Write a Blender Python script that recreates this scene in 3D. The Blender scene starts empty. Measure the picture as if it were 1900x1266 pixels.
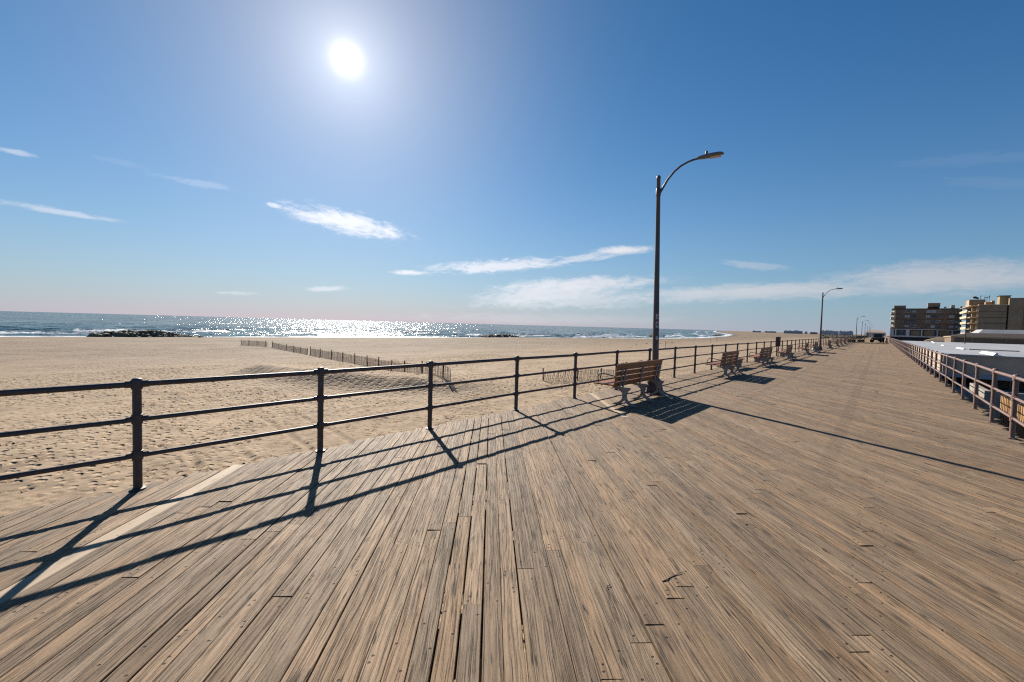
import bpy, bmesh, math, random
import numpy as np
from mathutils import Vector, Matrix
R = math.radians
C = bpy.context.scene.collection
SC = bpy.context.scene
rng = random.Random(7)
nr = np.random.RandomState(5)

# ------------------------------------------------------------------ camera
CAM_YAW, CAM_PITCH, CAM_ROLL, CAM_F, CAM_H = R(42.04), R(-2.29), R(1.543), 756.5, 1.776
F = Vector((-math.sin(CAM_YAW)*math.cos(CAM_PITCH), math.cos(CAM_YAW)*math.cos(CAM_PITCH), math.sin(CAM_PITCH)))
Rt = Vector((math.cos(CAM_YAW), math.sin(CAM_YAW), 0)); Up = Rt.cross(F)
cr, sr = math.cos(CAM_ROLL), math.sin(CAM_ROLL)
A = Rt*cr + Up*sr; B = Up*cr - Rt*sr
cd = bpy.data.cameras.new("camera"); cam = bpy.data.objects.new("camera", cd); C.objects.link(cam)
cd.sensor_width = 36; cd.lens = CAM_F/1900*36; cd.clip_start = .05; cd.clip_end = 90000
M = Matrix((A, B, -F)).transposed().to_4x4(); M.translation = (0, 0, CAM_H); cam.matrix_world = M
SC.camera = cam
def sky_dir(x, y):      # direction in the sky of a cloud seen at this place of the photograph
    return (F*CAM_F + A*(x-950) + B*(633-y)).normalized()

# ------------------------------------------------------------------ render and exposure
SC.render.engine = 'CYCLES'
SC.view_settings.view_transform = 'Standard'; SC.view_settings.look = 'None'
SC.view_settings.gamma = 1; SC.view_settings.exposure = 1.0
SC.cycles.use_denoising = False
SC.cycles.filter_width = 1.2
SC.cycles.max_bounces = 6; SC.cycles.diffuse_bounces = 3; SC.cycles.glossy_bounces = 3
SC.cycles.caustics_reflective = False; SC.cycles.caustics_refractive = False
SC.cycles.sample_clamp_indirect = 6

# ------------------------------------------------------------------ node helper
class NT:
    def __init__(s, tree): s.t = tree; s.n = tree.nodes; s.l = tree.links
    def new(s, kind, **kw):
        n = s.n.new(kind)
        for k, v in kw.items(): setattr(n, k, v)
        return n
    def put(s, sock, v):
        if isinstance(v, bpy.types.NodeSocket): s.l.new(v, sock)
        elif v is not None:
            try: sock.default_value = v
            except Exception: sock.default_value = (*v, 1)
    def m(s, op, a, b=None, c=None, clamp=False):
        n = s.new('ShaderNodeMath', operation=op, use_clamp=clamp)
        for i, v in enumerate((a, b, c)):
            if v is not None: s.put(n.inputs[i], v)
        return n.outputs[0]
    def vm(s, op, a, b=None, scale=None):
        n = s.new('ShaderNodeVectorMath', operation=op)
        s.put(n.inputs[0], a)
        if b is not None: s.put(n.inputs[1], b)
        if scale is not None: s.put(n.inputs['Scale'], scale)
        return n.outputs['Value'] if op in ('DOT_PRODUCT', 'LENGTH') else n.outputs[0]
    def xyz(s, x, y, z=0):
        n = s.new('ShaderNodeCombineXYZ')
        for i, v in enumerate((x, y, z)): s.put(n.inputs[i], v)
        return n.outputs[0]
    def sep(s, v):
        n = s.new('ShaderNodeSeparateXYZ'); s.put(n.inputs[0], v); return n.outputs
    def noise(s, vec, scale=1, detail=3, rough=.5, dist=0):
        n = s.new('ShaderNodeTexNoise'); s.put(n.inputs['Vector'], vec)
        s.put(n.inputs['Scale'], scale); s.put(n.inputs['Detail'], detail); s.put(n.inputs['Roughness'], rough); s.put(n.inputs['Distortion'], dist)
        return n.outputs[0]
    def voro(s, vec, scale=1, feature='F1', rand=1):
        n = s.new('ShaderNodeTexVoronoi', feature=feature, voronoi_dimensions='2D'); s.put(n.inputs['Vector'], vec); s.put(n.inputs['Scale'], scale); s.put(n.inputs['Randomness'], rand)
        return n.outputs
    def step(s, v, a, b, lo=0, hi=1):      # smooth map range
        n = s.new('ShaderNodeMapRange', interpolation_type='SMOOTHSTEP')
        for i, q in zip((0, 1, 2, 3, 4), (v, a, b, lo, hi)): s.put(n.inputs[i], q)
        return n.outputs[0]
    def mix(s, f, a, b, mode='MIX'):
        n = s.new('ShaderNodeMix', data_type='RGBA', blend_type=mode)
        s.put(n.inputs[0], f); s.put(n.inputs[6], a if isinstance(a, bpy.types.NodeSocket) else (*a[:3], 1)); s.put(n.inputs[7], b if isinstance(b, bpy.types.NodeSocket) else (*b[:3], 1))
        return n.outputs[2]
    def scale_col(s, c, f): return s.vm('SCALE', c, scale=f)
    def bump(s, h, dist, strength=1, normal=None):
        n = s.new('ShaderNodeBump'); s.put(n.inputs['Height'], h); n.inputs['Distance'].default_value = dist; s.put(n.inputs['Strength'], strength)
        if normal is not None: s.put(n.inputs['Normal'], normal)
        return n.outputs[0]

def material(name, build):
    m = bpy.data.materials.new(name); m.use_nodes = True
    t = NT(m.node_tree); t.n.clear()
    p = t.new('ShaderNodeBsdfPrincipled'); o = t.new('ShaderNodeOutputMaterial'); t.l.new(p.outputs[0], o.inputs[0])
    build(t, p.inputs); return m

# ------------------------------------------------------------------ sky and sun
SUN_AZ, SUN_EL = R(64.46), R(29.95)       # azimuth counted from +Y towards -X
SD = Vector((-math.sin(SUN_AZ)*math.cos(SUN_EL), math.cos(SUN_AZ)*math.cos(SUN_EL), math.sin(SUN_EL)))
w = bpy.data.worlds.new("World"); SC.world = w; w.use_nodes = True
t = NT(w.node_tree); t.n.clear()
sky = t.new('ShaderNodeTexSky', sky_type='NISHITA', sun_disc=False, sun_elevation=SUN_EL, sun_rotation=-SUN_AZ)
sky.altitude = 0; sky.air_density = 1.0; sky.dust_density = 0; sky.ozone_density = 2.5
tc = t.new('ShaderNodeTexCoord'); D = tc.outputs['Generated']
dz = t.sep(D)[2]
cs = t.m('MAXIMUM', t.vm('DOT_PRODUCT', D, tuple(SD)), 0)
zp = t.m('MAXIMUM', dz, 0)
hz = t.m('EXPONENT', t.m('MULTIPLY', zp, -1/.18)); hzr = t.m('EXPONENT', t.m('MULTIPLY', zp, -1/.175)); ih = t.m('SUBTRACT', 1, hz)
sk = t.sep(sky.outputs[0]); c2, c3, c20 = t.m('POWER', cs, 2), t.m('POWER', cs, 3), t.m('POWER', cs, 20)
# the clear sky with the white haze over the sea and the bright aureole round the sun
FIT = ((.018, 1.3, .172, .20, .016, .155), (.122, 1.15, .203, .086, .020, .122), (.183, 1.0, .252, .07, 0, .080))
ch = []
for k, (k0, gm, k1, k2, k3, k4) in enumerate(FIT):
    v = t.m('MULTIPLY', t.m('POWER', t.m('MULTIPLY', sk[k], .25), gm), t.m('MULTIPLY', ih, k0))
    v = t.m('ADD', v, t.m('MULTIPLY', hz if k else hzr, t.m('MULTIPLY_ADD', c3, k2, k1)))
    v = t.m('ADD', v, t.m('ADD', t.m('MULTIPLY', c2, k3), t.m('MULTIPLY', c20, k4)))
    ch.append(v)
col = t.xyz(*ch)
g1 = t.m('MULTIPLY', t.m('POWER', cs, 40000), 60.0)
g2 = t.m('ADD', t.m('MULTIPLY', t.m('ADD', t.m('POWER', cs, 400), t.m('MULTIPLY', t.m('POWER', cs, 110), 1.0)), .10), t.m('MULTIPLY', t.m('POWER', cs, 3500), .45))
glow = t.m('ADD', g1, g2)
# clouds: thin cirrus patches, each an ellipse in the sky broken up by stretched noise
CL = [ # x0,y0,x1,y1,half thickness px, opacity, raggedness
 (522,382,762,443,25,.88,.7),(492,378,522,384,5,.6,.9),
 (722,506,800,506,6,.9,.5),(780,502,1070,484,14,.8,.8),(1035,486,1150,470,8,.6,.8),(1095,467,1215,463,10,.95,.45),
 (850,560,1180,530,24,.62,.6),(900,535,1255,518,15,.75,.6),(900,560,1280,548,22,.5,.7),
 (1130,554,1720,530,20,.62,.5),(1500,526,2100,500,38,.75,.4),(1230,540,1640,536,14,.4,.5),(560,538,655,535,6,.5,.8),(400,543,480,545,4,.3,.8),
 (-40,270,85,293,6,.42,.8),(-40,368,220,410,7,.45,.75),(280,322,430,352,9,.16,1.1),(150,285,300,320,7,.06,1.0),(1330,486,1475,500,9,.32,.8),(1640,310,2000,280,14,.05,.9),(1700,330,2100,350,14,.05,.9),
 (700,588,1330,596,12,.2,.5)]
cover = None
for i, (x0, y0, x1, y1, th, op, rag) in enumerate(CL):
    a, b = sky_dir(x0, y0), sky_dir(x1, y1); c = (a+b).normalized()
    t1 = (b-a).normalized(); t2 = c.cross(t1).normalized(); L = (b-a).length/2
    T = (sky_dir((x0+x1)/2, (y0+y1)/2+th)-sky_dir((x0+x1)/2, (y0+y1)/2)).length
    u = t.vm('DOT_PRODUCT', D, tuple(t1)); v = t.vm('DOT_PRODUCT', D, tuple(t2))
    u0, v0 = c.dot(t1), c.dot(t2)
    un = t.m('MULTIPLY_ADD', u, 1/L, -u0/L); vn = t.m('MULTIPLY_ADD', v, 1/T, -v0/T)
    nz = t.noise(t.xyz(t.m('MULTIPLY', u, 18), t.m('MULTIPLY', v, 60), i*3.7), 1, 6, .68, .6)
    nz2 = t.noise(t.xyz(t.m('MULTIPLY', u, 90), t.m('MULTIPLY', v, 300), i*5.1), 1, 3, .6)
    rr = t.m('SQRT', t.m('ADD', t.m('MULTIPLY', un, un), t.m('MULTIPLY', vn, vn)))
    q = t.m('ADD', t.m('SUBTRACT', 1.0, rr), t.m('MULTIPLY_ADD', nz, 3.6*rag, -1.7*rag))
    q = t.m('ADD', q, t.m('MULTIPLY_ADD', nz2, .8*rag, -.4*rag))
    edge = t.step(rr, .75, 1.35, 1, 0)
    mk = t.m('MULTIPLY', t.m('MULTIPLY', t.step(q, -.1, .9), edge), op)
    mk = t.m('MULTIPLY', mk, t.m('GREATER_THAN', t.vm('DOT_PRODUCT', D, tuple(c)), .3))
    cover = mk if cover is None else t.m('ADD', t.m('MULTIPLY', cover, t.m('SUBTRACT', 1, mk)), mk)
col = t.vm('ADD', col, t.scale_col(t.xyz(1.0, .97, .95), glow))
cc = t.vm('ADD', t.scale_col(t.xyz(.93, .94, 1.0), t.m('MULTIPLY_ADD', c3, .30, .30)), t.scale_col(t.xyz(1, .97, .95), t.m('MULTIPLY', glow, .4)))
col = t.mix(cover, col, cc)
bg = t.new('ShaderNodeBackground'); t.l.new(col, bg.inputs[0]); bg.inputs[1].default_value = 1
wo = t.new('ShaderNodeOutputWorld'); t.l.new(bg.outputs[0], wo.inputs[0])
ld = bpy.data.lights.new("sun", 'SUN'); ld.energy = 5.0; ld.angle = R(.53); ld.color = (1, .93, .82)
sun = bpy.data.objects.new("sun", ld); C.objects.link(sun); sun.rotation_euler = (-SD).to_track_quat('-Z', 'Y').to_euler()

# ------------------------------------------------------------------ mesh helper
def link(name, me, mat, parent=None, loc=(0, 0, 0)):
    o = bpy.data.objects.new(name, me); C.objects.link(o)
    if mat is not None: me.materials.append(mat)
    if parent is not None: o.parent = parent
    o.location = loc; return o
class MB:
    def __init__(s): s.v = []; s.f = []; s.sm = []
    def add(s, vs, fs, smooth=False):
        b = len(s.v); s.v += [tuple(x) for x in vs]
        for f in fs: s.f.append([i+b for i in f]); s.sm.append(smooth)
        return s
    def box(s, a, b, taper=1.0, rot=None, c=None):
        x0, y0, z0 = a; x1, y1, z1 = b; cx, cy = (x0+x1)/2, (y0+y1)/2
        vs = [(x0,y0,z0),(x1,y0,z0),(x1,y1,z0),(x0,y1,z0)]
        vs += [(cx+(x-cx)*taper, cy+(y-cy)*taper, z1) for x, y, _ in vs]
        if rot is not None:
            cc = Vector(c if c else ((x0+x1)/2, (y0+y1)/2, (z0+z1)/2)); vs = [cc + rot @ (Vector(q)-cc) for q in vs]
        return s.add(vs, [(3,2,1,0),(4,5,6,7),(0,1,5,4),(1,2,6,5),(2,3,7,6),(3,0,4,7)])
    def tube(s, pts, rad, n=12, cap=True, smooth=True):
        pts = [Vector(p) for p in pts]
        if not hasattr(rad, '__len__'): rad = [rad]*len(pts)
        d0 = (pts[1]-pts[0]).normalized(); ref = Vector((0, 0, 1)) if abs(d0.z) < .9 else Vector((0, 1, 0))
        vs = []; up = ref
        for i, p in enumerate(pts):
            d = (pts[min(i+1, len(pts)-1)]-pts[max(i-1, 0)]).normalized()
            x = up.cross(d).normalized(); y = d.cross(x)
            for k in range(n):
                a = 2*math.pi*k/n; vs.append(p+(x*math.cos(a)+y*math.sin(a))*rad[i])
        fs = [(i*n+k, i*n+(k+1) % n, (i+1)*n+(k+1) % n, (i+1)*n+k) for i in range(len(pts)-1) for k in range(n)]
        s.add(vs, fs, smooth)
        if cap:
            b = len(s.v)-len(vs); s.f += [[b+k for k in range(n)][::-1], [b+(len(pts)-1)*n+k for k in range(n)]]; s.sm += [False, False]
        return s
    def lathe(s, prof, c=(0, 0, 0), n=14, smooth=True):      # prof: (r,z) list
        vs = [(c[0]+r*math.cos(2*math.pi*k/n), c[1]+r*math.sin(2*math.pi*k/n), c[2]+z) for r, z in prof for k in range(n)]
        fs = [(i*n+k, i*n+(k+1) % n, (i+1)*n+(k+1) % n, (i+1)*n+k) for i in range(len(prof)-1) for k in range(n)]
        fs += [tuple(range(n))[::-1], tuple((len(prof)-1)*n+k for k in range(n))]
        return s.add(vs, fs, smooth)
    def prism(s, poly, y0, y1):      # polygon in the x-z plane pushed along y
        n = len(poly); vs = [(x, y0, z) for x, z in poly]+[(x, y1, z) for x, z in poly]
        return s.add(vs, [tuple(range(n)), tuple(range(n, 2*n))[::-1]]+[(i, i+n, (i+1) % n+n, (i+1) % n) for i in range(n)])
    def rock(s, c, r, seed):
        q = random.Random(seed); bm = bmesh.new(); bmesh.ops.create_icosphere(bm, subdivisions=1, radius=1)
        sx, sy, sz = [q.uniform(.7, 1.3) for _ in range(3)]
        vs = []
        for v in bm.verts:
            k = q.uniform(.75, 1.15); vs.append((c[0]+v.co.x*r*k*sx, c[1]+v.co.y*r*k*sy, c[2]+v.co.z*r*k*sz*.7))
        fs = [tuple(v.index for v in f.verts) for f in bm.faces]; bm.free()
        return s.add(vs, fs)
    def build(s, name, mat, parent=None, loc=(0, 0, 0), bevel=0):
        me = bpy.data.meshes.new(name); me.from_pydata(s.v, [], s.f); me.polygons.foreach_set('use_smooth', s.sm)
        bm = bmesh.new(); bm.from_mesh(me); bmesh.ops.recalc_face_normals(bm, faces=bm.faces)
        if bevel: bmesh.ops.bevel(bm, geom=bm.edges[:], offset=bevel, segments=1, affect='EDGES', clamp_overlap=True)
        bm.to_mesh(me); bm.free(); me.update()
        if any(s.sm) :
            try: me.set_sharp_from_angle(angle=R(50))
            except Exception: pass
        return link(name, me, mat, parent, loc)
def thing(name, label, cat, loc=(0, 0, 0), rz=0, group=None):
    o = bpy.data.objects.new(name, None); C.objects.link(o); o.location = loc; o.rotation_euler = (0, 0, rz); o.empty_display_size = .2
    return tag(o, label, cat, group)
def tag(o, label, cat, group=None, kind=None):
    o['label'] = label; o['category'] = cat
    if group: o['group'] = group
    if kind: o['kind'] = kind
    return o
def struct(o, kind='structure'): o['kind'] = kind; return o
def copy_tree(o, parent=None):
    c = o.copy(); C.objects.link(c)
    if parent is not None: c.parent = parent; c.matrix_parent_inverse = o.matrix_parent_inverse
    for ch in [x for x in bpy.data.objects if x.parent == o]: copy_tree(ch, c)
    return c

# ------------------------------------------------------------------ numpy noise
_G = nr.rand(256, 256)
def vnoise(x, y):
    xi = np.floor(x).astype(int); yi = np.floor(y).astype(int); fx = x-xi; fy = y-yi
    fx = fx*fx*(3-2*fx); fy = fy*fy*(3-2*fy); a = xi & 255; b = yi & 255; a1 = (a+1) & 255; b1 = (b+1) & 255
    return (_G[a, b]*(1-fx)+_G[a1, b]*fx)*(1-fy)+(_G[a, b1]*(1-fx)+_G[a1, b1]*fx)*fy
def fbm(x, y, o=4):
    r = 0; k = .5; s = 0
    for i in range(o): r = r+k*vnoise(x+17*i, y+31*i); s += k; k *= .5; x = x*2.03; y = y*2.03
    return r/s
def sst(x, a, b):
    q = np.clip((x-a)/(b-a), 0, 1); return q*q*(3-2*q)
def grid_mesh(name, X, Y, Z, mat, attrs=None, smooth=True):
    ny, nx = X.shape; co = np.stack([X, Y, Z], -1).reshape(-1, 3).astype(np.float32)
    i = np.arange(ny*nx).reshape(ny, nx); q = np.stack([i[:-1, :-1], i[:-1, 1:], i[1:, 1:], i[1:, :-1]], -1).reshape(-1, 4).astype(np.int32)
    me = bpy.data.meshes.new(name); me.vertices.add(len(co)); me.vertices.foreach_set('co', co.ravel())
    me.loops.add(q.size); me.loops.foreach_set('vertex_index', q.ravel()); me.polygons.add(len(q))
    me.polygons.foreach_set('loop_start', np.arange(0, q.size, 4, dtype=np.int32)); me.polygons.foreach_set('loop_total', np.full(len(q), 4, np.int32))
    me.polygons.foreach_set('use_smooth', np.full(len(q), smooth)); me.update(calc_edges=True)
    for k, a in (attrs or {}).items():
        at = me.attributes.new(k, 'FLOAT', 'POINT'); at.data.foreach_set('value', a.astype(np.float32).ravel())
    return link(name, me, mat)

# ------------------------------------------------------------------ the beach and the sea
SH = np.array([(-40000, -900), (-300, -178), (-10, -159), (45, -147), (147, -132), (229, -106), (320, -100), (480, -124), (700, -170), (1500, -420), (3000, -840), (9000, -2500), (40000, -9000)], float)
def shore(Y): return np.interp(Y, SH[:, 0], SH[:, 1]) + 3.2*(vnoise(Y/23.0, Y*0+3)-.5) + 1.6*(vnoise(Y/7.0, Y*0+9)-.5)
SEA = -4.5
def beach_base(X, Y):
    s = X-shore(Y); W_ = np.maximum(-30-shore(Y), 20)
    k = np.clip((X+30)/-W_, 0, 1)
    z = -3.0-1.05*k
    z = z-.5*sst(s, 14, 0)-np.clip(-s, 0, 200)*.05
    # drifted ridge of sand by the slat fence
    px = np.array([-46, -38, -33, -28, -24, -20.5]); py = np.array([12.5, 11.2, 12.6, 15.0, 16.8, 18.6])
    yr = np.interp(X, px, py); d = Y-yr
    amp = .92*sst(X, -48, -36)*sst(X, -17.5, -25)
    z = z+amp*np.where(d < 0, np.exp(-(d/1.75)**2), np.exp(-(d/6.0)**2))
    z = z+.45*np.exp(-((X+44)/10)**2-((Y-9)/6)**2)*.6
    z = z+.35*np.exp(-((X+18)/5)**2-((Y-30)/4)**2)
    z = z+(.34*(fbm(X/9, Y/9, 3)-.5)+.10*(fbm(X/1.6+7, Y/1.6, 3)-.5))*sst(s, 0, 25)*sst(X, 20, -6)
    return z, s
def axis(segs):
    o = []
    for a, b, st in segs: o += list(np.arange(a, b, st))
    return np.array(o)
gx = axis([(-9000,-1500,1500),(-1500,-400,100),(-400,-200,12),(-200,-100,1.3),(-100,-48,.4),(-48,-5,.085),(-5,6,1),(6,400,40),(400,3400,600)])
gy = axis([(-600,-40,40),(-40,-14,2),(-14,-5,.5),(-5,30,.085),(30,48,.14),(48,130,.6),(130,420,3),(420,1500,30),(1500,9000,300)])
GX, GY = np.meshgrid(gx, gy); GZ, GS = beach_base(GX, GY)
# footprints pressed into the sand
def stamp(cx, cy, ang, L, Wd, dep):
    i0, i1 = np.searchsorted(gx, [cx-L*2, cx+L*2]); j0, j1 = np.searchsorted(gy, [cy-L*2, cy+L*2])
    if i1-i0 < 2 or j1-j0 < 2: return
    x = GX[j0:j1, i0:i1]-cx; y = GY[j0:j1, i0:i1]-cy; c, s = math.cos(ang), math.sin(ang)
    r = np.sqrt(((x*c+y*s)/L)**2+((-x*s+y*c)/Wd)**2)
    GZ[j0:j1, i0:i1] += dep*(-np.exp(-(r*1.25)**4)+.35*np.exp(-((r-1.35)/.35)**2))
q = random.Random(11); nst = 0
while nst < 26000:
    X_ = -5.4-q.random()*50; Y_ = q.uniform(-6, 50)
    den = float(vnoise(np.array(X_/5.0+40), np.array(Y_/5.0)))*.6+float(vnoise(np.array(X_/14.0), np.array(Y_/14.0+5)))*.6
    if X_ < -14 and Y_ < 22: den += .25
    if Y_ < 7: den -= .3*min(1, (7-Y_)/6)
    if q.random() > (den-.3)*1.6: continue
    if -44 < X_ < -19 and -4.6 < Y_-float(np.interp(X_, [-46, -38, -33, -28, -24, -20.5], [12.5, 11.2, 12.6, 15.0, 16.8, 18.6])) < .3 and q.random() < .93: nst += 1; continue
    nst += 1; stamp(X_, Y_, q.choice([.3, 1.2, 2.0, 2.7])+q.gauss(0, .4), q.uniform(.08, .125), q.uniform(.05, .07), q.uniform(.035, .065))
# tyre tracks
for (x0, y0), (x1, y1) in (((-17.5, 2.95), (-6, 1.9)), ((-17.5, 4.3), (-6, 3.5)), ((-22, 6.4), (-6, 5.6)), ((-22, 7.9), (-6, 7.2))):
    L_ = math.hypot(x1-x0, y1-y0); nx, ny = -(y1-y0)/L_, (x1-x0)/L_
    d = (GX-x0)*nx+(GY-y0)*ny+.12*(vnoise(GX/3, GX*0+y0)-.5); on = sst(GX, x0-2, x0+2)*sst(GX, -4, -7)
    GZ += on*(-.05*np.exp(-(d/.14)**4)+.022*np.exp(-((np.abs(d)-.22)/.06)**2)+.008*np.sin(GX*26)*np.exp(-(d/.12)**4))
# wind ripples on the steep side of the ridge
rip = sst(GX, -42, -36)*sst(GX, -20, -25)*np.exp(-((GY-np.interp(GX, [-46, -38, -33, -28, -24, -20.5], [11.5, 10.2, 11.6, 14.0, 15.8, 17.6]))/2.2)**2)
GZ += .009*rip*np.sin((GX*1.7+GY*.5)*5+3*vnoise(GX/2, GY/2))

def b_sand(t, i):
    P = t.new('ShaderNodeNewGeometry').outputs['Position']
    at = t.new('ShaderNodeAttribute', attribute_name='wet').outputs['Fac']
    n1 = t.noise(P, .12, 4, .6); n2 = t.noise(P, 1.6, 4, .6); n3 = t.noise(P, 45, 2, .6)
    c = t.mix(n1, (.285, .202, .126), (.332, .243, .160))
    c = t.mix(t.step(n2, .35, .75), c, (.215, .150, .094))
    p3 = t.sep(P); st = t.noise(t.xyz(t.m('MULTIPLY', p3[0], .5), t.m('MULTIPLY', p3[1], .09), 0), 1, 4, .65)
    c = t.mix(t.step(st, .54, .70, 0, .5), c, (.12, .09, .068))
    c = t.scale_col(c, t.m('MULTIPLY_ADD', n3, .5, .75))
    c = t.scale_col(c, t.step(p3[0], -80, -25, .60, 1))      # damp packed sand further down the beach
    # darker scraps of shell and weed
    vo = t.voro(t.xyz(t.m('MULTIPLY', p3[0], 1.3), t.m('MULTIPLY', p3[1], 1.9), 0), 1)
    sp = t.m('MULTIPLY', t.step(vo[0], .05, .12, 1, 0), t.step(t.noise(P, .1, 2), .52, .66))
    c = t.mix(t.m('MULTIPLY', sp, .7), c, (.06, .048, .04))
    c = t.mix(t.m('MULTIPLY', at, .75), c, (.10, .085, .068))
    t.put(i['Base Color'], c); t.put(i['Roughness'], t.m('MULTIPLY_ADD', at, -.55, .95)); i['Specular IOR Level'].default_value = .25
    v2 = t.voro(t.xyz(p3[0], t.m('MULTIPLY', p3[1], 1.25), 0), 2.4, 'F1')
    h = t.m('MULTIPLY', t.step(v2[0], .12, .34), t.step(t.noise(P, .11, 3, .6), .40, .56))
    b1 = t.bump(h, .10, .8); b2 = t.bump(t.noise(P, 3.2, 5, .65), .05, .5, b1)
    t.put(i['Normal'], t.bump(n3, .006, .6, b2))
MAT_SAND = material('sand', b_sand)
wet = sst(GS, 16, 3)*sst(GX, -20, -60)
beach = struct(grid_mesh('beach_sand', GX, GY, GZ, MAT_SAND, {'wet': wet}))

sv = np.concatenate([np.arange(-6, 90, .8), np.arange(90, 300, 3), np.geomspace(300, 60000, 40)])
ty = np.concatenate([-np.geomspace(30000, 400, 14), np.arange(-300, 60, 2.0), np.arange(60, 420, 3), np.arange(420, 1000, 20), np.geomspace(1000, 50000, 30)])
SV, TY = np.meshgrid(sv, ty); shp = np.interp(TY, SH[:, 0], SH[:, 1])
SX = shp-SV
near = sst(SV, 320, 60)
z = SEA+near*(.16*np.sin(SV/2.6+2.4*vnoise(TY/14, SV/30))+.12*(fbm(SV/3.5, TY/9, 3)-.5)*2)*sst(SV, -3, 12)
def breaker(s0, amp, wd, seed):
    c = s0+7*(vnoise(TY/26+seed, TY*0+seed)-.5); d = SV-c; g = sst(vnoise(TY/15+seed*3, TY*0+seed), .35, .6)
    return amp*g*np.where(d < 0, np.exp(-(d/(wd*.45))**2), np.exp(-(d/(wd*1.4))**2)), g*np.exp(-((d+wd*.9)/(wd*1.1))**2)
foam = sst(SV, 9, 0)*.9+.35*np.exp(-((SV-5)/6)**2)
for s0, a, wd, sd in ((9, .35, 2.0, 1), (21, .55, 2.4, 2), (36, .65, 2.6, 3.3), (58, .8, 3.0, 5.1), (88, .6, 3.5, 7.7)):
    zz, ff = breaker(s0, a, wd, sd); z = z+zz; foam = np.maximum(foam, ff*(.95 if s0 < 60 else .55))
def b_sea(t, i):
    P = t.new('ShaderNodeNewGeometry').outputs['Position']; fo = t.new('ShaderNodeAttribute', attribute_name='foam').outputs['Fac']
    p = t.sep(P)
    n = t.noise(t.xyz(t.m('MULTIPLY', p[0], .7), t.m('MULTIPLY', p[1], .3), 0), 1, 5, .7)
    n2 = t.noise(t.xyz(t.m('MULTIPLY', p[0], .06), t.m('MULTIPLY', p[1], .02), 4), 1, 4, .6)
    fm = t.step(t.m('ADD', fo, t.m('MULTIPLY_ADD', n, 1.6, -.8)), .42, .72)
    caps = t.m('MULTIPLY', t.step(t.noise(t.xyz(t.m('MULTIPLY', p[0], .16), t.m('MULTIPLY', p[1], .07), 9), 1, 5, .7), .66, .72), .6)
    fm = t.m('MAXIMUM', fm, caps)
    c = t.mix(n2, (.012, .040, .048), (.024, .060, .066)); c = t.mix(t.m('MULTIPLY', fo, .5), c, (.06, .10, .10))
    c = t.mix(fm, c, (.5, .52, .55))
    t.put(i['Base Color'], c); t.put(i['Roughness'], t.m('MULTIPLY_ADD', fm, .45, .13)); i['IOR'].default_value = 1.13
    # wave facets: each point of the water gets a slope drawn from crossing ripples, so the sun breaks into glitter
    def slope(vec, k):
        nn_ = t.new('ShaderNodeTexNoise'); t.put(nn_.inputs['Vector'], vec); nn_.inputs['Scale'].default_value = 1; nn_.inputs['Detail'].default_value = 3; nn_.inputs['Roughness'].default_value = .6
        return t.vm('MULTIPLY', t.vm('SUBTRACT', nn_.outputs['Color'], (.5, .5, .5)), (k, k, 0))
    sl = t.vm('ADD', slope(t.xyz(t.m('MULTIPLY', p[0], .5), t.m('MULTIPLY', p[1], .22), 0), 1.9), slope(t.xyz(t.m('MULTIPLY', p[0], 2.3), t.m('MULTIPLY', p[1], 1.5), 7), 1.5))
    sl = t.vm('ADD', sl, slope(t.xyz(t.m('MULTIPLY', p[0], .07), t.m('MULTIPLY', p[1], .025), 2), 1.3))
    N = t.new('ShaderNodeNewGeometry').outputs['Normal']
    t.put(i['Normal'], t.vm('NORMALIZE', t.vm('ADD', N, sl)))
MAT_SEA = material('sea_water', b_sea)
sea = struct(grid_mesh('sea', SX, TY, z, MAT_SEA, {'foam': foam}))

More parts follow.
